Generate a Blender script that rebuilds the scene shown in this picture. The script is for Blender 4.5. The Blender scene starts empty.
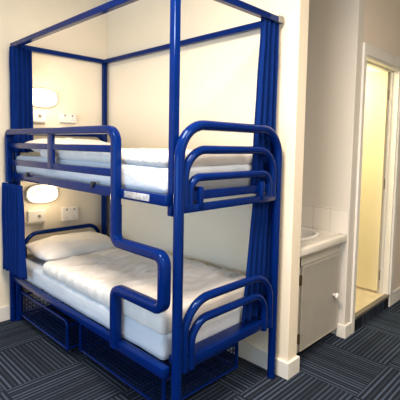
import bpy, bmesh, math, random
from mathutils import Vector, Matrix, noise
random.seed(4)
PI = math.pi
COL = bpy.context.scene.collection

# ------------------------------------------------------------------ materials
def new_mat(name):
    m = bpy.data.materials.new(name); m.use_nodes = True
    nt = m.node_tree; b = nt.nodes['Principled BSDF']
    return m, nt, b

def simple(name, col, rough=.6, metal=0., coat=0., bump=0., bscale=60., var=0., vscale=4., stretch=(1, 1, 1), sheen=0.):
    m, nt, b = new_mat(name)
    b.inputs['Base Color'].default_value = (*col, 1)
    b.inputs['Roughness'].default_value = rough
    b.inputs['Metallic'].default_value = metal
    b.inputs['Coat Weight'].default_value = coat
    b.inputs['Coat Roughness'].default_value = .12
    b.inputs['Sheen Weight'].default_value = sheen
    tc = nt.nodes.new('ShaderNodeTexCoord')
    mp = nt.nodes.new('ShaderNodeMapping'); mp.inputs['Scale'].default_value = stretch
    nt.links.new(tc.outputs['Object'], mp.inputs['Vector'])
    if bump:
        n = nt.nodes.new('ShaderNodeTexNoise'); n.inputs['Scale'].default_value = bscale
        n.inputs['Detail'].default_value = 4
        nt.links.new(mp.outputs[0], n.inputs['Vector'])
        bp = nt.nodes.new('ShaderNodeBump'); bp.inputs['Strength'].default_value = bump
        bp.inputs['Distance'].default_value = .01
        nt.links.new(n.outputs['Fac'], bp.inputs['Height'])
        nt.links.new(bp.outputs[0], b.inputs['Normal'])
    if var:
        n = nt.nodes.new('ShaderNodeTexNoise'); n.inputs['Scale'].default_value = vscale
        nt.links.new(mp.outputs[0], n.inputs['Vector'])
        r = nt.nodes.new('ShaderNodeValToRGB')
        r.color_ramp.elements[0].position = .3; r.color_ramp.elements[1].position = .7
        r.color_ramp.elements[0].color = (*[c * (1 - var) for c in col], 1)
        r.color_ramp.elements[1].color = (*[min(1, c * (1 + var * .5)) for c in col], 1)
        nt.links.new(n.outputs['Fac'], r.inputs[0])
        nt.links.new(r.outputs[0], b.inputs['Base Color'])
    return m

def emitter(name, col, strength):
    m, nt, b = new_mat(name)
    b.inputs['Base Color'].default_value = (*col, 1)
    b.inputs['Emission Color'].default_value = (*col, 1)
    b.inputs['Emission Strength'].default_value = strength
    return m

BLUE = simple('blue_gloss_paint', (.0008, .0125, .115), .14, 0, 0, .03, 30, .10, 9)
BLUE_D = simple('blue_wire_coating', (.002, .010, .06), .4)
for _m in (BLUE, BLUE_D):
    _b = _m.node_tree.nodes['Principled BSDF']; _b.inputs['Specular IOR Level'].default_value = .22
    _b.inputs['Specular Tint'].default_value = (.35, .6, 1, 1)
CURT = simple('navy_curtain_cloth', (.002, .019, .14), .9, 0, 0, .25, 220, .12, 20, sheen=.0)
CURT.node_tree.nodes['Principled BSDF'].inputs['Specular IOR Level'].default_value = .08
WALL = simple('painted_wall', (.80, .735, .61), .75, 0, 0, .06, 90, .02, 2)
WALLG = simple('alcove_shaded_paint', (.64, .62, .58), .75, 0, 0, .06, 90, .02, 2)  # wall paint greyed and darkened to carry the alcove's shade
WALLP = simple('grazing_light_paint', (.74, .66, .58), .75, 0, 0, .06, 90, .02, 2)  # wall paint dimmed and pinked to carry warm grazing light
WALLW = simple('white_gloss_trim', (.74, .73, .70), .42, 0, 0, .03, 40, .03, 5)
CEIL = simple('ceiling_paint', (.8, .78, .74), .8, 0, 0, .05, 60)
CABM = simple('cabinet_grey_paint', (.38, .365, .335), .5, 0, 0, .04, 50, .04, 6)
CABF = simple('cabinet_frame_paint', (.50, .48, .43), .45, 0, 0, .04, 50, .05, 8)
TOPM = simple('laminate_worktop', (.72, .70, .65), .3, 0, .3, .01, 80, .04, 12)
CERAM = simple('basin_ceramic', (.74, .73, .71), .12, 0, .6)
SHEET = simple('daylit_white_sheet', (.54, .61, .72), .9, 0, 0, .3, 14, .04, 5, (1, 3, 3), .1)  # white cotton with cool blue daylight tinted into the colour
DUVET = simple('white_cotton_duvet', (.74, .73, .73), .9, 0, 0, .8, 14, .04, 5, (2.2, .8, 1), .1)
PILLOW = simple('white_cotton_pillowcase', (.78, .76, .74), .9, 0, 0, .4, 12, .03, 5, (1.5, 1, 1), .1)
PLAST = simple('white_plastic', (.80, .79, .76), .35)
GREYP = simple('grey_plastic', (.25, .24, .23), .5)
BLACKP = simple('black_plastic', (.015, .015, .02), .45)
LOUV = simple('bronze_louvre', (.10, .07, .04), .5)
CHROME = simple('chrome', (.75, .75, .76), .18, 1)
STEELW = simple('worn_bare_metal', (.62, .64, .70), .3, .6, 0, .4, 120, .35, 60)
BRASS = simple('aged_hinge_metal', (.22, .18, .12), .4, .8)
WOOD = simple('slat_wood', (.45, .32, .2), .6, 0, 0, .2, 20, .2, 6, (12, 1, 1))
DOORM = simple('cream_door_paint', (.78, .70, .48), .5, 0, 0, .03, 30, .02, 3)
HALLW = simple('hall_wall_paint', (.80, .75, .58), .7, 0, 0, .04, 60)
VINYL = simple('hall_vinyl_floor', (.60, .52, .38), .45, 0, 0, .05, 40, .08, 14)
ALU = simple('threshold_metal', (.30, .28, .25), .35, .7, 0, .1, 80)
LAMP = emitter('lamp_diffuser', (1.0, .78, .48), 2.6)
HALLL = emitter('hall_lamp_diffuser', (1.0, .88, .62), 10.0)
CEILL = emitter('ceiling_lamp_diffuser', (1.0, .84, .66), 8.0)

def carpet():
    m, nt, b = new_mat('striped_carpet_tiles')
    N = nt.nodes; L = nt.links
    geo = N.new('ShaderNodeNewGeometry'); sp = N.new('ShaderNodeSeparateXYZ')
    L.new(geo.outputs['Position'], sp.inputs[0])
    def M(op, a, c=None, d=None):
        n = N.new('ShaderNodeMath'); n.operation = op
        for i, v in enumerate((a, c, d)):
            if v is None: continue
            if isinstance(v, (int, float)): n.inputs[i].default_value = v
            else: L.new(v, n.inputs[i])
        return n.outputs[0]
    T = .514
    u = M('DIVIDE', M('SUBTRACT', sp.outputs[0], -.004), T)
    v = M('DIVIDE', M('SUBTRACT', sp.outputs[1], -1.34), T)
    par = M('FLOORED_MODULO', M('ADD', M('FLOOR', u), M('FLOOR', v)), 2)     # 1: stripes along x
    fu = M('FRACT', u); fv = M('FRACT', v)
    s = M('ADD', M('MULTIPLY', par, fv), M('MULTIPLY', M('SUBTRACT', 1, par), fu))
    # stripes of uneven brightness
    idx = M('FLOOR', M('MULTIPLY', s, 34))
    wn = N.new('ShaderNodeTexWhiteNoise'); wn.noise_dimensions = '1D'; L.new(idx, wn.inputs['W'])
    lit = M('GREATER_THAN', M('SINE', M('MULTIPLY', s, 2 * PI * 17)), .25)
    lit = M('MULTIPLY', lit, M('ADD', M('MULTIPLY', wn.outputs['Value'], .75), .25))
    nz = N.new('ShaderNodeTexNoise'); nz.inputs['Scale'].default_value = 260; nz.inputs['Detail'].default_value = 3
    L.new(geo.outputs['Position'], nz.inputs['Vector'])
    lit = M('MULTIPLY', lit, M('ADD', M('MULTIPLY', nz.outputs['Fac'], 1.0), .45))
    # joints
    ed = M('MINIMUM', M('MINIMUM', fu, M('SUBTRACT', 1, fu)), M('MINIMUM', fv, M('SUBTRACT', 1, fv)))
    jt = M('LESS_THAN', ed, .006)
    lit = M('MULTIPLY', lit, M('SUBTRACT', 1, jt))
    mx = N.new('ShaderNodeMix'); mx.data_type = 'RGBA'
    L.new(lit, mx.inputs[0])
    mx.inputs[6].default_value = (.009, .013, .022, 1)
    mx.inputs[7].default_value = (.062, .090, .145, 1)
    L.new(mx.outputs[2], b.inputs['Base Color'])
    b.inputs['Roughness'].default_value = .95
    b.inputs['Specular IOR Level'].default_value = .15
    bp = N.new('ShaderNodeBump'); bp.inputs['Strength'].default_value = .5; bp.inputs['Distance'].default_value = .004
    L.new(nz.outputs['Fac'], bp.inputs['Height']); L.new(bp.outputs[0], b.inputs['Normal'])
    return m
CARPET = carpet()

def tiles_mat():
    m, nt, b = new_mat('white_glazed_tiles'); N = nt.nodes; L = nt.links
    tc = N.new('ShaderNodeNewGeometry')
    sp = N.new('ShaderNodeSeparateXYZ'); L.new(tc.outputs['Position'], sp.inputs[0])
    a = N.new('ShaderNodeMath'); a.operation = 'ADD'
    L.new(sp.outputs[0], a.inputs[0]); L.new(sp.outputs[1], a.inputs[1])
    c = N.new('ShaderNodeCombineXYZ'); L.new(a.outputs[0], c.inputs[0]); L.new(sp.outputs[2], c.inputs[1])
    mp = N.new('ShaderNodeMapping'); mp.inputs['Location'].default_value = (-.105, -.835, 0)
    L.new(c.outputs[0], mp.inputs['Vector'])
    br = N.new('ShaderNodeTexBrick'); br.offset = 0; br.inputs['Scale'].default_value = 1
    br.inputs['Brick Width'].default_value = .155; br.inputs['Row Height'].default_value = .205
    br.inputs['Mortar Size'].default_value = .003
    br.inputs['Color1'].default_value = (.74, .72, .68, 1); br.inputs['Color2'].default_value = (.72, .70, .67, 1)
    br.inputs['Mortar'].default_value = (.55, .53, .49, 1)
    L.new(mp.outputs[0], br.inputs['Vector']); L.new(br.outputs['Color'], b.inputs['Base Color'])
    b.inputs['Roughness'].default_value = .2
    return m
TILES = tiles_mat()

# ------------------------------------------------------------------ mesh helpers
def box(bm, x0, x1, y0, y1, z0, z1, bev=0, seg=2, rot=None):
    g = bmesh.ops.create_cube(bm, size=1)
    vs = g['verts']
    S = Matrix.Diagonal((x1 - x0, y1 - y0, z1 - z0, 1))
    T = Matrix.Translation(((x0 + x1) / 2, (y0 + y1) / 2, (z0 + z1) / 2))
    bmesh.ops.transform(bm, matrix=T @ (rot or Matrix.Identity(4)) @ S, verts=vs)
    if bev:
        es = list({e for v in vs for e in v.link_edges})
        bmesh.ops.bevel(bm, geom=es, offset=bev, segments=seg, affect='EDGES', profile=.5)
    return bm

def fillet(pts, r, n=7):
    pts = [Vector(p) for p in pts]; out = [pts[0]]
    for i in range(1, len(pts) - 1):
        p = pts[i]; a = (pts[i - 1] - p); b = (pts[i + 1] - p)
        ri = r[i - 1] if isinstance(r, (list, tuple)) else r
        ang = a.angle(b); d = min(ri / math.tan(ang / 2), a.length * .5, b.length * .5)
        rr = d * math.tan(ang / 2)
        a.normalize(); b.normalize()
        c = p + (a + b).normalized() * (rr / math.sin(ang / 2))
        s = p + a * d - c; e = p + b * d - c
        for k in range(n + 1):
            t = k / n; tot = s.angle(e)
            out.append(c + (s * math.sin((1 - t) * tot) + e * math.sin(t * tot)) / math.sin(tot))
    out.append(pts[-1]); return out

def tube(bm, pts, r, seg=14, prof=None, up=None):
    """sweep a round (or given 2-D) profile along pts"""
    pts = [Vector(p) for p in pts]
    if prof is None: prof = [(r * math.cos(2 * PI * k / seg), r * math.sin(2 * PI * k / seg)) for k in range(seg)]
    n = len(prof); rings = []
    nor = None
    for i, p in enumerate(pts):
        if i == 0: t = (pts[1] - p).normalized()
        elif i == len(pts) - 1: t = (p - pts[-2]).normalized()
        else: t = ((pts[i + 1] - p).normalized() + (p - pts[i - 1]).normalized()).normalized()
        if nor is None:
            ref = Vector(up) if up else (Vector((0, 0, 1)) if abs(t.z) < .9 else Vector((1, 0, 0)))
            nor = (ref - t * ref.dot(t)).normalized()
        else:
            nor = (nor - t * nor.dot(t)).normalized()
        bi = t.cross(nor)
        rings.append([bm.verts.new(p + nor * a + bi * b) for a, b in prof])
    for a, b in zip(rings, rings[1:]):
        for k in range(n):
            bm.faces.new((a[k], a[(k + 1) % n], b[(k + 1) % n], b[k]))
    bm.faces.new(rings[0][::-1]); bm.faces.new(rings[-1])
    return bm

def lathe(bm, prof, centre, axis='z', seg=24, sx=1, sy=1):
    rings = []
    for r, h in prof:
        ring = []
        for k in range(seg):
            a = 2 * PI * k / seg; u = r * math.cos(a) * sx; v = r * math.sin(a) * sy
            p = {'z': (u, v, h), 'x': (h, u, v), 'y': (u, h, v)}[axis]
            ring.append(bm.verts.new(Vector(p) + Vector(centre)))
        rings.append(ring)
    for a, b in zip(rings, rings[1:]):
        for k in range(seg): bm.faces.new((a[k], a[(k + 1) % seg], b[(k + 1) % seg], b[k]))
    bm.faces.new(rings[0][::-1]); bm.faces.new(rings[-1]); return bm

def soft(bm, lo, hi, r, div, fn=None):
    """rounded box with a dense surface, displaced by fn(p, normal)"""
    lo = Vector(lo); hi = Vector(hi); size = hi - lo
    cnt = [max(2, int(size[i] / div)) for i in range(3)]
    vmap = {}
    def V(i, j, k):
        key = (i, j, k)
        if key not in vmap:
            p = Vector([lo[a] + size[a] * key[a] / cnt[a] for a in range(3)])
            inn = Vector([min(max(p[a], lo[a] + r), hi[a] - r) for a in range(3)])
            d = p - inn
            nrm = d.normalized() if d.length > 1e-9 else Vector((0, 0, 1))
            q = inn + nrm * r if d.length > 1e-9 else p
            if fn: q = fn(q, nrm)
            vmap[key] = bm.verts.new(q)
        return vmap[key]
    a, b, c = cnt
    for i in range(a):
        for j in range(b):
            bm.faces.new((V(i, j, c), V(i + 1, j, c), V(i + 1, j + 1, c), V(i, j + 1, c)))
            bm.faces.new((V(i, j, 0), V(i, j + 1, 0), V(i + 1, j + 1, 0), V(i + 1, j, 0)))
    for i in range(a):
        for k in range(c):
            bm.faces.new((V(i, 0, k), V(i + 1, 0, k), V(i + 1, 0, k + 1), V(i, 0, k + 1)))
            bm.faces.new((V(i, b, k), V(i, b, k + 1), V(i + 1, b, k + 1), V(i + 1, b, k)))
    for j in range(b):
        for k in range(c):
            bm.faces.new((V(0, j, k), V(0, j, k + 1), V(0, j + 1, k + 1), V(0, j + 1, k)))
            bm.faces.new((V(a, j, k), V(a, j + 1, k), V(a, j + 1, k + 1), V(a, j, k + 1)))
    return bm

def wloc(o):
    v = Vector((0, 0, 0))
    while o: v += o.location; o = o.parent
    return v

def part(name, bm, mat, parent=None, smooth=True, loc=None, label=None, angle=40):
    me = bpy.data.meshes.new(name)
    bmesh.ops.recalc_face_normals(bm, faces=bm.faces)
    off = wloc(parent) if parent else Vector(loc or (0, 0, 0))
    bmesh.ops.translate(bm, vec=-off, verts=bm.verts)
    bm.to_mesh(me); bm.free()
    for p in me.polygons: p.use_smooth = smooth
    if smooth:
        try: me.set_sharp_from_angle(angle=math.radians(angle))
        except Exception: pass
    me.materials.append(mat)
    o = bpy.data.objects.new(name, me); COL.objects.link(o)
    if parent: o.parent = parent
    else: o.location = off
    if label: o['label'] = label
    return o

def tag(o, label, cat, group=None):
    o['label'] = label; o['category'] = cat
    if group: o['group'] = group
    return o

def thing(name, label, cat, loc, group=None):
    o = bpy.data.objects.new(name, None); COL.objects.link(o); o.location = loc
    o.empty_display_size = .1
    return tag(o, label, cat, group)

def struct(name, bm, mat, parent=None, smooth=False):
    o = part(name, bm, mat, parent, smooth)
    if not parent: o['kind'] = 'structure'
    return o
B = bmesh.new

def dup(o, parent=None):
    c = o.copy(); COL.objects.link(c)
    if parent: c.parent = parent
    for ch in [x for x in bpy.data.objects if x.parent == o]:
        dup(ch, c)
    return c

# ------------------------------------------------------------------ the room
WX, WY, PX = -.025, .06, 2.16          # head wall, long wall, wall with the door
H = 3.0; ALC0, ALC1 = .172, .90        # washing alcove along y
DY0, DY1, DT = 1.055, 1.845, 2.285     # door opening
XR, YF, YB = 4.8, -4.2, 4.0

struct('floor', box(B(), WX, XR, YF, YB, -.1, 0), CARPET)
struct('ceiling', box(B(), WX - .1, XR + .1, YF - .1, YB + .1, H, H + .1), CEIL)
struct('wall_head', box(B(), WX - .1, WX, YF - .1, WY + .1, 0, H), WALL)
bm = B(); box(bm, WX, PX, WY, ALC0, 0, H, .004)
struct('wall_back', bm, WALL)
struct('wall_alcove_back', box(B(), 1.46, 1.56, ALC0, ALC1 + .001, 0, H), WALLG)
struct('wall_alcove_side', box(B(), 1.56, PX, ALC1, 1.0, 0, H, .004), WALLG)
bm = B()
box(bm, PX - .11, PX, 1.0, DY0, 0, H); box(bm, PX - .11, PX, DY0, DY1, DT, H)
box(bm, PX - .11, PX, DY1, YB, 0, H)
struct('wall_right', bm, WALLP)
struct('wall_far', box(B(), PX - .11, XR, YB, YB + .1, 0, H), WALL)
struct('wall_rear', box(B(), XR, XR + .1, YF, YB, 0, H), WALL)
bm = B()   # window wall behind the photographer, opening x 1.2..4.2, z .9..2.2
box(bm, WX, .9, YF - .1, YF, 0, H); box(bm, 3.6, XR, YF - .1, YF, 0, H)
box(bm, .9, 3.6, YF - .1, YF, 0, .75); box(bm, .9, 3.6, YF - .1, YF, 2.05, H)
struct('wall_window', bm, WALL)
bm = B()
for x in (.9, 2.225, 3.55): box(bm, x, x + .05, YF - .08, YF - .03, .75, 2.05)
box(bm, .9, 3.6, YF - .08, YF - .03, .75, .80); box(bm, .9, 3.6, YF - .08, YF - .03, 2.0, 2.05)
struct('window_1', bm, WALLW)

# skirting boards
def skirt(name, boxes):
    bm = B()
    for b_ in boxes: box(bm, *b_[:6], .004)
    struct(name, bm, WALLW)
skirt('baseboard_head', [(WX, WX + .018, YF, WY - .02, 0, .125)])
skirt('baseboard_back', [(WX, 2.07, WY - .018, WY, 0, .125)])
skirt('trim_1', [(2.075, PX + .018, WY - .020, ALC0 + .016, 0, .112)])
skirt('trim_2', [(2.10, PX + .018, ALC1 - .018, .993, 0, .105)])
skirt('baseboard_right', [(PX, PX + .018, DY1 + .075, YB, 0, .13)])

# door casing, jamb, threshold, stair riser, leaf
bm = B()
CW = .085
box(bm, PX - .005, PX + .018, 1.0, DY0, 0, DT + CW, .004)
box(bm, PX - .005, PX + .018, DY1, DY1 + .07, 0, DT + CW, .004)
box(bm, PX - .005, PX + .018, DY0, DY1, DT, DT + CW, .004)
struct('trim_3', bm, WALLW)
bm = B()
box(bm, PX - .12, PX, DY0 - .002, DY0 + .018, .1, DT); box(bm, PX - .12, PX, DY1 - .018, DY1 + .002, .1, DT)
box(bm, PX - .12, PX, DY0, DY1, DT - .018, DT + .002)
box(bm, PX - .075, PX - .055, DY0 + .016, DY0 + .03, .12, DT - .02); box(bm, PX - .075, PX - .055, DY1 - .03, DY1 - .016, .12, DT - .02)
box(bm, PX - .075, PX - .055, DY0 + .016, DY1 - .016, DT - .03, DT - .016)
struct('trim_4', bm, WALLW)
struct('trim_5', box(B(), PX - .10, PX + .004, DY0 - .0, DY1, 0, .098), CARPET)
bm = B(); box(bm, PX - .030, PX + .014, DY0 + .0, DY1, .098, .125, .005)
for k in range(3): box(bm, PX - .022 + k * .012, PX - .018 + k * .012, DY0, DY1, .124, .1275)
struct('trim_6', bm, ALU)
# the room beyond the door
struct('floor_hall', box(B(), .3, PX - .03, 1.0, 3.2, 0, .122), VINYL)
struct('wall_hall_left', box(B(), .2, 1.56, .902, 1.0, 0, H), HALLW)
struct('wall_hall_back', box(B(), .2, .3, 1.0, 3.2, 0, 2.7), HALLW)
struct('wall_hall_right', box(B(), .2, PX - .11, 3.2, 3.3, 0, 2.7), HALLW)
struct('ceiling_hall', box(B(), .2, PX - .11, 1.0, 3.3, 2.46, 2.56), CEIL)

bm = B(); box(bm, 1.32, PX - .088, 1.785, 1.822, .145, 2.262, .003)
leaf = struct('door_1', bm, DOORM)
for z in (.30, 1.2, 2.05):
    h = part('door_hinge', tube(B(), [(PX - .082, 1.831, z - .05), (PX - .082, 1.831, z + .05)], .007, 10), BRASS, leaf)
bm = B(); tube(bm, fillet([(1.37, 1.786, 1.1), (1.37, 1.735, 1.1), (1.48, 1.735, 1.1)], .012), .009, 10)
part('door_handle', bm, CHROME, leaf)

# ------------------------------------------------------------------ washing alcove
WT = .85
cab = thing('vanity_cabinet', 'grey painted low cupboard under the wash basin worktop in the alcove', 'cabinet', (1.83, .55, 0))
bm = B()
FX = 2.09
box(bm, 1.57, FX - .02, ALC0 + .003, ALC0 + .02, .09, .785); box(bm, 1.57, FX - .02, ALC1 - .02, ALC1 - .003, .09, .785)
box(bm, 1.57, FX - .02, ALC0 + .01, ALC1 - .01, .09, .108); box(bm, 1.565, 1.58, ALC0 + .01, ALC1 - .01, .09, .785)
part('body', bm, CABM, cab, False)
bm = B()
box(bm, FX - .02, FX, ALC0 + .003, .308, .06, .785, .002); box(bm, FX - .02, FX, ALC1 - .045, ALC1 - .003, .06, .785, .002)
box(bm, FX - .02, FX, ALC0 + .075, ALC1 - .035, .685, .785, .002)
part('face_frame', bm, CABF, cab, False)
part('toe_kick', box(B(), FX - .09, FX - .075, ALC0 + .005, ALC1 - .005, 0, .09), BLACKP, cab, False)
bm = B(); box(bm, FX, FX + .018, .300, .872, .075, .70, .003)
dr = part('door', bm, CABM, cab, False)
bm = B()
for a in ((.300, .872, .684, .70), (.300, .872, .075, .085), (.300, .310, .085, .684), (.862, .872, .085, .684)):
    box(bm, FX + .016, FX + .0195, *a)
part('lit_edge', bm, CABF, dr, False, label='cream strip painting the light along the door edges')  # paler colour paints the light caught on the door edges
bm = B(); lathe(bm, [(.010, 0), (.009, .012), (.021, .020), (.025, .032), (.018, .042), (.002, .045)], (FX + .018, .790, .372), 'x', 20)
part('knob', bm, PLAST, dr, label='round white knob')
for z in (.17, .60):
    bm = B(); box(bm, FX + .0, FX + .012, .278, .300, z - .035, z + .035, .002)
    tube(bm, [(FX + .016, .295, z - .035), (FX + .016, .295, z + .035)], .006, 8)
    part('hinge', bm, BRASS, dr)

# worktop with an opening for the basin
BC = Vector((1.845, .53)); BRX, BRY = .205, .275
def worktop():
    bm = B(); seg = 40
    x0, x1, y0, y1 = 1.562, 2.09, ALC0 + .002, ALC1 - .002
    ring = []; outer = []
    for k in range(seg):
        a = 2 * PI * k / seg; c, s = math.cos(a), math.sin(a)
        ring.append((BC.x + (BRX - .03) * c, BC.y + (BRY - .03) * s))
        t = min(((x1 if c > 0 else x0) - BC.x) / c if abs(c) > 1e-6 else 9, ((y1 if s > 0 else y0) - BC.y) / s if abs(s) > 1e-6 else 9)
        outer.append((BC.x + c * t, BC.y + s * t))
    for i, (cx, cy) in enumerate(((x1, y1), (x0, y1), (x0, y0), (x1, y0))):
        j = min(range(seg), key=lambda q: (outer[q][0] - cx) ** 2 + (outer[q][1] - cy) ** 2)
        outer[j] = (cx, cy)
    lv = {}
    for z in (WT - .035, WT):
        lv[z] = ([bm.verts.new((x, y, z)) for x, y in ring], [bm.verts.new((x, y, z)) for x, y in outer])
    (ri, ro), (ti, to) = lv[WT - .035], lv[WT]
    for k in range(seg):
        q = (k + 1) % seg
        bm.faces.new((ti[k], ti[q], to[q], to[k])); bm.faces.new((ri[k], ro[k], ro[q], ri[q]))
        bm.faces.new((ti[k], ri[k], ri[q], ti[q])); bm.faces.new((to[k], to[q], ro[q], ro[k]))
    # rolled front edge
    box(bm, 2.0902, 2.150, y0, y1, WT - .060, WT, .013, 4)
    return bm
o = part('worktop', worktop(), TOPM, None, True, (1.84, .55, WT - .06), angle=30)
tag(o, 'off-white laminate worktop with rolled front edge around the wash basin', 'worktop')
bm = B()
prof = [(1.0, .0), (1.02, .006), (1.0, .016), (.93, .020), (.87, .016), (.84, .004), (.80, -.03), (.66, -.09), (.40, -.125), (.12, -.135), (.10, -.14), (.02, -.14)]
under = [(.02, -.15), (.45, -.14), (.72, -.10), (.85, -.02), (.86, -.001)]
rings = []
for r, h in prof + under:
    rings.append([bm.verts.new((BC.x + r * BRX * math.cos(2 * PI * k / 48), BC.y + r * BRY * math.sin(2 * PI * k / 48), WT + .002 + h)) for k in range(48)])
for a, b_ in zip(rings, rings[1:] + rings[:1]):
    for k in range(48): bm.faces.new((a[k], a[(k + 1) % 48], b_[(k + 1) % 48], b_[k]))
bas = part('wash_basin', bm, CERAM, None, True, (BC.x, BC.y, WT), angle=80)
tag(bas, 'round white ceramic wash basin set into the alcove worktop', 'basin')
bm = B(); lathe(bm, [(.022, 0), (.022, .004), (.012, .005)], (BC.x, BC.y, WT - .139), 'z', 20)
part('drain', bm, CHROME, bas, label='chrome drain')
# tap at the back of the worktop (hidden by the partition)
# splashback
bm = B()
box(bm, 1.562, PX - .003, ALC1 - .008, ALC1 - .0005, WT + .001, WT + .200)
box(bm, 1.561, 1.569, ALC0 + .003, ALC1 - .008, WT + .001, WT + .200)
tag(part('tiled_splashback', bm, TILES, None, False, (1.84, ALC1 - .004, WT)), 'single row of white square tiles on the wall behind the worktop', 'tiles')

# ------------------------------------------------------------------ the bunk bed
R1 = .0275
bed = thing('bunk_bed', 'blue tubular steel bunk bed with high canopy frame, guard rail and bent ladder', 'bunk bed', (1.03, -.44, 0))
FXX = 2.078; YA, YBB = -.866, -.005; HX = .045
# end frames: one bent tube from floor to floor
def hoop(x, ya, yb, z0, top, rad, r, cap=True):
    return tube(B(), fillet([(x, ya, z0), (x, ya, top), (x, yb, top), (x, yb, z0)], rad, 10), r, 18)
part('foot_hoop', hoop(FXX, YA, YBB, 0, 1.645, .17, R1), BLUE, bed)
part('foot_hoop', hoop(FXX, YA + .036, YBB - .055, 1.225, 1.518, .15, .0235), BLUE, bed)
part('foot_hoop', hoop(FXX, YA + .074, YBB - .095, 1.225, 1.375, .125, .0225), BLUE, bed)
part('foot_hoop', hoop(FXX, YA + .048, YBB - .045, .36, .722, .19, .0240), BLUE, bed)
part('foot_hoop', hoop(FXX, YA + .098, YBB - .105, .36, .607, .16, .0235), BLUE, bed)
part('head_hoop', hoop(HX, YA, YBB - .01, 0, 1.628, .10, R1), BLUE, bed)
part('head_hoop', hoop(HX, YA + .055, YBB - .07, .38, .742, .12, .019), BLUE, bed)
part('bed_leg', tube(B(), [(.022, -.908, 0), (.022, -.908, 1.21)], .026, 18), BLUE, bed)
# canopy: square tube
CX0, CX1, CY0, CY1, CH = 0, 2.030, -.862, .018, 2.345
def sq(bm, x, y, z0, z1, h=.02): return box(bm, x - h, x + h, y - h, y + h, z0, z1, .003, 1)
for x, y, z0 in ((CX0, CY0 + .0, 1.18), (CX1, CY0, 1.18), (CX0, CY1, 0), (CX1 - .045, CY1, 1.18)):
    part('canopy_post', sq(B(), x, y, z0, CH - .02), BLUE, bed)
part('canopy_rail', box(B(), CX0 - .02, CX1 + .02, CY0 - .02, CY0 + .02, CH - .02, CH + .02, .003, 1), BLUE, bed)
part('canopy_rail', box(B(), CX0 - .02, CX1 + .02, CY1 - .02, CY1 + .02, CH - .02, CH + .02, .003, 1), BLUE, bed)
part('canopy_rail', box(B(), CX0 - .02, CX0 + .02, CY0 + .02, CY1 - .02, CH - .02, CH + .02, .003, 1), BLUE, bed)
part('canopy_rail', box(B(), CX1 - .02, CX1 + .02, CY0 + .02, CY1 - .02, CH - .02, CH + .02, .003, 1), BLUE, bed)
bm = B()
box(bm, CX1 - .02, CX1 + .028, CY1 - .024, CY1 + .026, CH - .018, CH + .024, .002, 1)
part('corner_cap', bm, GREYP, bed, label='grey cap on the canopy corner beside the wall')
# side rails and end bars
SY = -.912
part('side_rail', box(B(), .0, 2.05, SY - .016, SY + .016, 1.236, 1.292, .004), BLUE, bed)
part('side_rail', box(B(), .05, 2.03, -.018, .010, 1.218, 1.268, .004), BLUE, bed)
part('side_rail', box(B(), .05, 1.62, SY - .012, SY + .022, .362, .405, .005), BLUE, bed)
part('side_rail', box(B(), 1.60, 2.055, SY - .028, SY + .022, .352, .406, .006), BLUE, bed, label='thicker end section of the rail under the ladder foot')
part('side_rail', box(B(), .05, 2.03, -.022, .012, .345, .405, .006), BLUE, bed)
part('end_rail', box(B(), FXX - .02, FXX + .004, YA, YBB, 1.257, 1.306, .004), BLUE, bed)
part('end_rail', box(B(), FXX - .018, FXX + .018, YA, YBB, 1.198, 1.238, .004), BLUE, bed)
part('end_rail', box(B(), FXX - .085, FXX + .012, YA + .02, YBB - .01, .372, .425, .005), BLUE, bed)
part('end_rail', box(B(), HX - .02, HX + .02, YA, YBB - .01, 1.21, 1.26, .004), BLUE, bed)
part('end_rail', box(B(), HX - .02, HX + .02, YA, YBB - .01, .35, .405, .004), BLUE, bed)
for y in (YA + .140, YBB - .185):
    part('rail_bracket', box(B(), FXX - .024, FXX + .026, y - .014, y + .014, 1.212, 1.328, .006), BLUE, bed)
part('rail_bracket', box(B(), 2.02, 2.05, CY0 - .030, CY0 - .020, 1.185, 1.236, .003), BLUE, bed)
# slatted bases on a mesh of cross tubes
for z in (1.268, .384):
    bm = B()
    for k in range(14):
        x = .13 + k * .13; box(bm, x, x + .07, -.835, -.075, z + .001, z + .014, .002, 1)
    part('slatted_base', bm, WOOD, bed)
# guard rail and ladder: one long bent tube
GY = SY - .026
LX, LX2 = 1.632, 2.056
pth = fillet([(.058, GY, 1.21), (.058, GY, 1.622), (LX, GY, 1.622), (LX, GY, .988), (LX2, GY, .988),
              (LX2, GY, .716), (LX, GY, .716), (LX, GY, .375)], [.05, .075, .05, .05, .05, .045], 7)
rr = [(.024 * c, .019 * s) for c, s in ()]
hw, hh, rc = .0235, .0265, .012
prof = []
for cx, cy, a0 in ((hw - rc, hh - rc, 0), (-hw + rc, hh - rc, 90), (-hw + rc, -hh + rc, 180), (hw - rc, -hh + rc, 270)):
    for q in (0, 30, 60, 90):
        a = math.radians(a0 + q); prof.append((cx + rc * math.cos(a), cy + rc * math.sin(a)))
# split: guard loop above, ladder below
gi = max(i for i, p in enumerate(pth) if p.z > 1.3 and p.x > 1.0)
cut = Vector((LX, GY, 1.20))
part('guard_rail', tube(B(), pth[:gi + 1] + [cut], 0, prof=prof, up=(1, 0, 0)), BLUE, bed)
part('ladder', tube(B(), [cut] + pth[gi + 1:], 0, prof=[(a * 1.12, b_ * 1.12) for a, b_ in prof], up=(1, 0, 0)), BLUE, bed)
for z0, z1 in ((1.492, 1.534), (1.355, 1.400)):
    part('guard_bar', box(B(), .075, LX - .018, GY - .010, GY + .010, z0, z1, .004), BLUE, bed)
part('guard_bar', box(B(), .800, .884, GY - .012, GY + .006, 1.36, 1.606, .004), BLUE, bed)
for x in (.42, 1.375):
    bm = B(); box(bm, x - .016, x + .016, GY - .004, GY + .02, 1.290, 1.310, .004)
    box(bm, x - .008, x + .008, GY - .006, GY + .01, 1.275, 1.292, .003)
    part('clamp', bm, BLACKP, bed, label='black plastic clamp on the rail')
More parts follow.
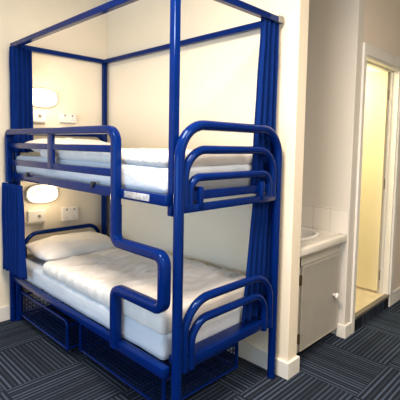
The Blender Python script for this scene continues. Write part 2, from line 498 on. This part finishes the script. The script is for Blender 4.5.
bm = B(); box(bm, 1.70, 1.92, SY - .0185, SY - .015, 1.248, 1.284, .001)
part('worn_strip', bm, STEELW, bed, label='worn silvery strip where the paint has rubbed off')
for y in (YA, YBB):
    part('foot_cap', tube(B(), [(FXX, y, .0), (FXX, y, .012)], R1 + .002, 18), BLUE_D, bed)
for x, y, z in ((LX, GY - .020, 1.26), (LX, GY - .02, .42)):
    part('bolt', tube(B(), [(x, y - .0, z), (x, y - .006, z)], .009, 10), CHROME, bed)

# ------------------------------------------------------------------ bedding (lower set, then copied up)
def n3(x, y, z=0): return noise.noise(Vector((x, y, z)))
def mattress(z0, z1, sag=0):
    def f(p, n):
        q = p + n * (.004 * n3(p.x * 5, p.y * 5, p.z * 9) + .002 * n3(p.x * 14, p.y * 14, p.z * 40))
        return q
    return soft(B(), (.078, -.892, z0), (2.0, -.035, z1), .022, .03, f)
def duvet(z0, thick, rise, seed, xs=.475):
    def f(p, n):
        t = (p.x - .45) / 1.5
        w = .5 + .5 * n.z
        rid = 1 - abs(n3(p.x * 9 + seed + 1.1 * n3(p.x * 2, p.y * 2), p.y * 2.6 + p.x * 1.5, seed)) * 2
        d = .013 * rid * w + .010 * (1 - 2 * abs(n3(p.x * 21 + 2 * n3(p.x * 4, p.y * 4, seed), p.y * 6 + p.x * 4, seed + 9))) * w + .008 * n3(p.x * 3.1 + seed, p.y * 3.5, 2.2) * w + .004 * n3(p.x * 18, p.y * 9, seed + 4)
        q = p + n * d
        if p.z > z0 + thick * .4: q.z += rise * max(0, t) * .9
        # the edge by the pillow is a soft irregular line
        if p.x < xs + .3: q.x += .03 * n3(p.y * 4 + seed, 3.3) * (1 - (p.x - xs) / .3)
        return q
    return soft(B(), (xs, -.893, z0), (1.998, -.035, z0 + thick), min(.034, thick * .49), .013, f)
def pillow(z0, seed, hh=.075, PCX=.315, PHX=.232):
    bm = B(); nu, nv = 44, 30
    cx, cy, hx, hy = PCX, -.475, PHX, .372
    def P(u, v, s):
        a = (1 - abs(u) ** 3.2); b_ = (1 - abs(v) ** 3.0)
        th = hh * (max(a, 0) ** .55) * (max(b_, 0) ** .55)
        pin = 1 - .07 * (abs(v) ** 2) * (1 - abs(u)) ; pin2 = 1 - .05 * (1 - abs(v)) * abs(u) ** 4
        x = cx + hx * u * pin2 * (1 - .05 * v * v); y = cy + hy * v * (1 - .05 * u * u)
        wr = .012 * n3(x * 11 + seed, y * 5, seed) + .010 * n3(x * 22, y * 14, seed + 3)
        lift = .035 * max(0, -u) ** 1.5
        z = z0 + hh + lift + (th * (1.05 if s > 0 else -.95)) + (wr * min(1, th / hh * 1.5) if s > 0 else 0)
        if s < 0: z = max(z, z0 + .002 + 0 * lift)
        return Vector((x, y, z))
    g = {}
    for s in (1, -1):
        for i in range(nu + 1):
            for j in range(nv + 1):
                u = -1 + 2 * j / nv; v = -1 + 2 * i / nu
                edge = i in (0, nu) or j in (0, nv)
                key = (i, j, 0 if edge else s)
                if key not in g: g[key] = bm.verts.new(P(u, v, s))
    def k(i, j, s): return g[(i, j, 0 if (i in (0, nu) or j in (0, nv)) else s)]
    for s in (1, -1):
        for i in range(nu):
            for j in range(nv):
                bm.faces.new((k(i, j, s), k(i + 1, j, s), k(i + 1, j + 1, s), k(i, j + 1, s)))
    return bm
BASE = {'lower': .401, 'upper': 1.285}
for lv, z in BASE.items():
    mh = .145
    g = 'mattresses of the bunk bed'
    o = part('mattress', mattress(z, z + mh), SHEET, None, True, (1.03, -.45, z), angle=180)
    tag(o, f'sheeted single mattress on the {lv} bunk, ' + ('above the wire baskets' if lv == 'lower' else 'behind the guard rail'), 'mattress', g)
    if lv == 'lower': bm = duvet(z + mh - .010, .078, .045, 1.7, .57)
    else: bm = duvet(z + mh - .004, .062, .0, 6.4, .55)
    o = part('duvet', bm, DUVET, None, True, (1.2, -.45, z + mh), angle=180)
    tag(o, 'crumpled white duvet spread over the lower bunk behind the ladder' if lv == 'lower' else 'flat white duvet on the upper bunk behind the guard rail', 'duvet', 'duvets on the bunks')
    o = part('pillow', pillow(z + mh + .001, 2.2 if lv == 'lower' else 7.1, .080 if lv == 'lower' else .068), PILLOW, None, True, (.3, -.475, z + mh), angle=180)
    tag(o, f'plump white pillow at the head of the {lv} bunk, under the {lv} wall lamp', 'pillow', 'pillows on the bunks')

# ------------------------------------------------------------------ under-bed wire baskets
def basket(x0, x1, y0, y1, z0, z1, label):
    root = thing('wire_basket', label, 'basket', ((x0 + x1) / 2, (y0 + y1) / 2, 0), 'wire baskets under the bunk')
    r = .0125
    for y in (y0, y1):
        part('tube_frame', tube(B(), fillet([(x0, y, z0), (x0, y, z1), (x1, y, z1), (x1, y, z0)], .035, 5), r, 10), BLUE, root)
    for x in (x0, x1):
        part('cross_tube', tube(B(), [(x, y0, z1 - .035), (x, y1, z1 - .035)], r * .8, 8), BLUE, root)
        part('cross_tube', tube(B(), [(x, y0, z0 + .005), (x, y1, z0 + .005)], r * .8, 8), BLUE, root)
    for y in (y0, y1): part('bottom_tube', tube(B(), [(x0, y, z0 + .005), (x1, y, z0 + .005)], r * .8, 8), BLUE, root)
    w = .0016; st = .032
    def panel(axis, c, a0, a1, b0, b1):
        bm = B(); n = int((a1 - a0) / st)
        for k in range(1, n):
            a = a0 + (a1 - a0) * k / n
            if axis == 'y': box(bm, a - w, a + w, c - w, c + w, b0, b1)
            elif axis == 'x': box(bm, c - w, c + w, a - w, a + w, b0, b1)
            else: box(bm, a - w, a + w, b0, b1, c - w, c + w)
        m = int((b1 - b0) / st)
        for k in range(1, m):
            b_ = b0 + (b1 - b0) * k / m
            if axis == 'y': box(bm, a0, a1, c + w, c + 3 * w, b_ - w, b_ + w)
            elif axis == 'x': box(bm, c + w, c + 3 * w, a0, a1, b_ - w, b_ + w)
            else: box(bm, a0, a1, b_ - w, b_ + w, c + w, c + 3 * w)
        return part('wire_mesh', bm, BLUE_D, root, False)
    for y in (y0, y1): panel('y', y, x0, x1, z0, z1)
    for x in (x0, x1): panel('x', x, y0, y1, z0, z1 - .035)
    panel('z', z0 + .005, x0, x1, y0, y1)
    for x in (x0 + .05, x1 - .05):
        for y in (y0 + .05, y1 - .05):
            bm = B(); tube(bm, [(x, y - .009, .022), (x, y + .009, .022)], .0205, 14)
            box(bm, x - .012, x + .012, y - .013, y + .013, .030, z0 + .008)
            part('caster', bm, BLACKP, root)
    return root
basket(.085, .915, -.865, -.20, .055, .262, 'blue wire storage basket under the head half of the lower bunk')
basket(.985, 1.905, -.80, -.165, .055, .262, 'blue wire storage basket under the foot half, beneath the ladder')

# ------------------------------------------------------------------ curtains
def curtain(path, z0, z1, folds, amp, seed, wid=(1, 1), gather=.15):
    """hanging cloth: path = list of (x,y) for the line it hangs on, folded from end to end"""
    P = [Vector((a, b_, 0)) for a, b_ in path]
    L = [0]
    for a, b_ in zip(P, P[1:]): L.append(L[-1] + (b_ - a).length)
    def at(s):
        s *= L[-1]
        for i in range(len(P) - 1):
            if s <= L[i + 1] + 1e-9:
                t = (s - L[i]) / (L[i + 1] - L[i]); d = (P[i + 1] - P[i]).normalized()
                return P[i].lerp(P[i + 1], t), Vector((-d.y, d.x, 0))
    bm = B(); n, m = folds * 12, 34; rows = []
    for j in range(m + 1):
        v = j / m; z = z1 + (z0 - z1) * v; row = []
        k = wid[0] + (wid[1] - wid[0]) * v
        for i in range(n + 1):
            u = i / n
            uu = u + .03 * math.sin(u * 11 + seed) * v
            c, nn = at(min(1, max(0, uu)))
            c0, _ = at(1.0 if k_anchor else 0.0)
            ph = 2 * PI * folds * u + .5 * n3(u * 3, v * 1.5, seed) + seed
            a = amp * (.7 + .3 * v) * (math.sin(ph) + .35 * math.sin(2 * ph + 1 + 2 * v))
            a += amp * .35 * n3(u * 5, v * 4, seed + 5)
            c = c0 + (c - c0) * k
            row.append(bm.verts.new((c.x + nn.x * a, c.y + nn.y * a, z + (.006 * n3(u * 6, seed) if j == m else 0))))
        rows.append(row)
    for a, b_ in zip(rows, rows[1:]):
        for i in range(n): bm.faces.new((a[i], a[i + 1], b_[i + 1], b_[i]))
    return bm
def hang(label, bm, loc):
    o = part('bunk_curtain', bm, CURT, None, True, loc, angle=180)
    md = o.modifiers.new('thickness', 'SOLIDIFY'); md.thickness = .003; md.offset = 0
    return tag(o, label, 'curtain', 'curtains of the bunk bed')
k_anchor = False
hang('tall navy curtain gathered at the head corner of the upper bunk, beside the upper lamp',
     curtain([(.012, -.896), (.088, -.892), (.096, -.745)], 1.455, CH - .021, 6, .014, .6, (1, 1.05)), (.09, -.79, 1.5))
hang('navy curtain gathered below the upper rail at the head of the lower bunk',
     curtain([(.02, -.970), (.40, -.968)], .47, 1.205, 6, .018, 2.4, (1, 1.06)), (.15, -.96, .46))
k_anchor = True
hang('tall bright blue curtain at the foot corner of the upper bunk, beside the white wall',
     curtain([(2.028, -.172), (2.028, .035)], 1.275, CH - .021, 4, .0135, 1.2, (.9, 1.22)), (2.017, -.1, 1.3))
hang('blue curtain hanging at the foot corner of the lower bunk, behind the low hoops',
     curtain([(2.024, -.185), (2.024, .040)], .43, 1.20, 5, .0135, 3.2, (1, 1.38)), (2.017, -.1, .45))

# ------------------------------------------------------------------ wall lamps and sockets at the head
def wall_lamp(y, z, label):
    root = thing('wall_lamp', label, 'lamp', (WX, y, z), 'oval bulkhead lamps at the bunk heads')
    a, b_ = .148, .084
    def oval(prof, mat, nm, sub=None):
        bm = B(); rings = []
        for s, h in prof:
            ring = []
            for k in range(40):
                t = 2 * PI * k / 40; c, q = math.cos(t), math.sin(t)
                ring.append(bm.verts.new((WX + h, y + a * s * math.copysign(abs(c) ** .8, c), z + b_ * s * math.copysign(abs(q) ** .8, q))))
            rings.append(ring)
        for r0, r1 in zip(rings, rings[1:]):
            for k in range(40): bm.faces.new((r0[k], r0[(k + 1) % 40], r1[(k + 1) % 40], r1[k]))
        bm.faces.new(rings[0][::-1]); bm.faces.new(rings[-1])
        return part(nm, bm, mat, sub or root)
    oval([(1.0, .001), (1.02, .008), (1.0, .022), (.93, .026)], PLAST, 'base')
    df = oval([(.93, .020), (.93, .035), (.86, .055), (.68, .070), (.40, .078), (.08, .080)], LAMP, 'diffuser')
    bm = B()
    for k in range(3):
        zz = z + .020 + k * .019; yw = a * .90 * math.sqrt(max(0, 1 - ((zz - z) / b_) ** 2))
        pts = []
        for i in range(13):
            t = -1 + 2 * i / 12
            pts.append((WX + .030 + .056 * math.sqrt(max(0, 1 - t * t * .75)) * (1 - .08 * k), y + yw * t, zz - .008 * t * t))
        tube(bm, pts, .0045, 6)
    part('louvre', bm, LOUV, df)
    l = bpy.data.lights.new('wall_lamp_light', 'POINT'); l.energy = 1.3; l.shadow_soft_size = .06; l.color = (1.0, .78, .50)
    lo = bpy.data.objects.new('wall_lamp_light', l); COL.objects.link(lo); lo.location = (WX + .16, y, z)
    return root
wall_lamp(-.622, 1.937, 'glowing oval wall lamp above the upper bunk, half behind the tall curtain')
wall_lamp(-.622, 1.080, 'glowing oval wall lamp above the lower bunk, under the upper bed rail')

def socket(y0, y1, z0, z1, label):
    root = thing('double_socket', label, 'socket', (WX, (y0 + y1) / 2, z0), 'double sockets at the bunk heads')
    part('back_box', box(B(), WX + .0005, WX + .026, y0, y1, z0, z1, .004), PLAST, root, False)
    fx = WX + .026
    part('face_plate', box(B(), fx, fx + .006, y0 + .003, y1 - .003, z0 + .003, z1 - .003, .003), PLAST, root, False)
    w = y1 - y0
    for s in (.27, .73):
        yc = y0 + w * s
        part('rocker_switch', box(B(), fx + .005, fx + .010, yc - .008, yc + .008, z1 - .030, z1 - .012, .002), GREYP, root, False)
        bm = B()
        for dy, dz in ((0, .040), (-.013, .024), (.013, .024)):
            box(bm, fx + .0055, fx + .0068, yc + dy - .004, yc + dy + .004, z0 + dz - .003, z0 + dz + .003)
        part('pin_holes', bm, GREYP, root, False)
    return root
def charger(y0, y1, z0, z1, label):
    root = thing('switch_panel', label, 'switch', (WX, (y0 + y1) / 2, z0), 'lamp switches at the bunk heads')
    part('face_plate', box(B(), WX + .0005, WX + .022, y0, y1, z0 + .012, z1, .004), PLAST, root, False)
    bm = B(); lathe(bm, [(.014, 0), (.014, .008), (.010, .012), (.002, .013)], (WX + .021, y1 - .055, z0 + .062), 'x', 18)
    part('button', bm, GREYP, root, label='round grey push button')
    part('shadow_strip', box(B(), WX + .0005, WX + .034, y0 - .02, y1 - .01, z0, z0 + .013, .002), simple('shadow_strip_grey', (.42, .40, .37), .6), root, False, label='thin grey strip for the shadow under the plate')  # grey strip stands in for the shadow beneath the plate
    return root
socket(-.450, -.290, 1.727, 1.815, 'white double socket right of the upper wall lamp')
socket(-.440, -.275, .805, .935, 'white double socket right of the lower wall lamp, above the hoop')
charger(-.735, -.585, 1.715, 1.810, 'white switch plate under the upper wall lamp')
charger(-.755, -.600, .820, .935, 'white switch plate under the lower wall lamp')

# ------------------------------------------------------------------ the lights of the place, plus added fill
LPX, LPY = 2.5, -1.5
cl = thing('ceiling_lamp', 'white round ceiling lamp over the middle of the room', 'lamp', (LPX, LPY, H))
part('canopy', lathe(B(), [(.17, 0), (.17, -.03), (.15, -.035)], (LPX, LPY, H), 'z', 32), PLAST, cl)
cl = thing('ceiling_lamp', 'added round fill lamp out of view on the ceiling', 'lamp', (4.2, -.6, H))  # unseen lamp, added to fill the alcove and door wall
part('canopy', lathe(B(), [(.17, 0), (.17, -.03), (.15, -.035)], (4.2, -.6, H), 'z', 32), PLAST, cl)
def area(name, loc, rot, sx, sy, power, col):
    l = bpy.data.lights.new(name, 'AREA'); l.shape = 'RECTANGLE'; l.size = sx; l.size_y = sy
    l.energy = power; l.color = col
    o = bpy.data.objects.new(name, l); COL.objects.link(o); o.location = loc; o.rotation_euler = rot
    return o
area('ceiling_lamp_light', (LPX, LPY, H - .06), (0, 0, 0), .7, .7, 62, (1.0, .80, .60))
area('ceiling_lamp_light', (4.2, -.6, H - .06), (0, 0, 0), .7, .7, 27, (1.0, .87, .75))  # added fill for surfaces facing away from the main lamp
area('window_daylight', (2.25, YF - .14, 1.4), (PI / 2, 0, 0), 2.7, 1.3, 38, (.48, .74, 1.0))
p = bpy.data.lights.new('hall_lamp_light', 'AREA'); p.shape = 'DISK'; p.size = .35; p.energy = 13; p.color = (1.0, .86, .52)
o = bpy.data.objects.new('hall_lamp_light', p); COL.objects.link(o); o.location = (1.5, 1.35, 2.42)
p = bpy.data.lights.new('hall_fill_light', 'POINT'); p.shadow_soft_size = .08; p.energy = 8; p.color = (1.0, .92, .70)  # added light behind the door leaf, brightens the hall ceiling
o = bpy.data.objects.new('hall_fill_light', p); COL.objects.link(o); o.location = (1.3, 2.5, 2.0)

w = bpy.data.worlds.new('world'); bpy.context.scene.world = w; w.use_nodes = True
nt = w.node_tree; bg = nt.nodes['Background']
bg.inputs[0].default_value = (.7, .82, 1, 1); bg.inputs[1].default_value = .4

# ------------------------------------------------------------------ camera
def cam():
    yaw, pitch, roll = -.782, -.0748, .0173
    f = Vector((math.sin(yaw) * math.cos(pitch), math.cos(yaw) * math.cos(pitch), math.sin(pitch)))
    r = Vector((math.cos(yaw), -math.sin(yaw), 0)); u = r.cross(f)
    r2 = r * math.cos(roll) + u * math.sin(roll); u2 = -r * math.sin(roll) + u * math.cos(roll)
    c = bpy.data.cameras.new('camera'); o = bpy.data.objects.new('camera', c); COL.objects.link(o)
    M = Matrix(((r2.x, u2.x, -f.x, 0), (r2.y, u2.y, -f.y, 0), (r2.z, u2.z, -f.z, 0), (0, 0, 0, 1)))
    o.matrix_world = Matrix.Translation((3.5686, -2.2339, 1.5428)) @ M
    c.sensor_width = 36; c.lens = 36 * 408.389 / 400
    c.shift_x = 1.92 / 400; c.shift_y = -24.41 / 400
    c.clip_start = .05
    bpy.context.scene.camera = o
cam()
vs = bpy.context.scene.view_settings
vs.view_transform = 'Standard'; vs.look = 'None'; vs.gamma = 1; vs.use_curve_mapping = False
vs.exposure = 1.12
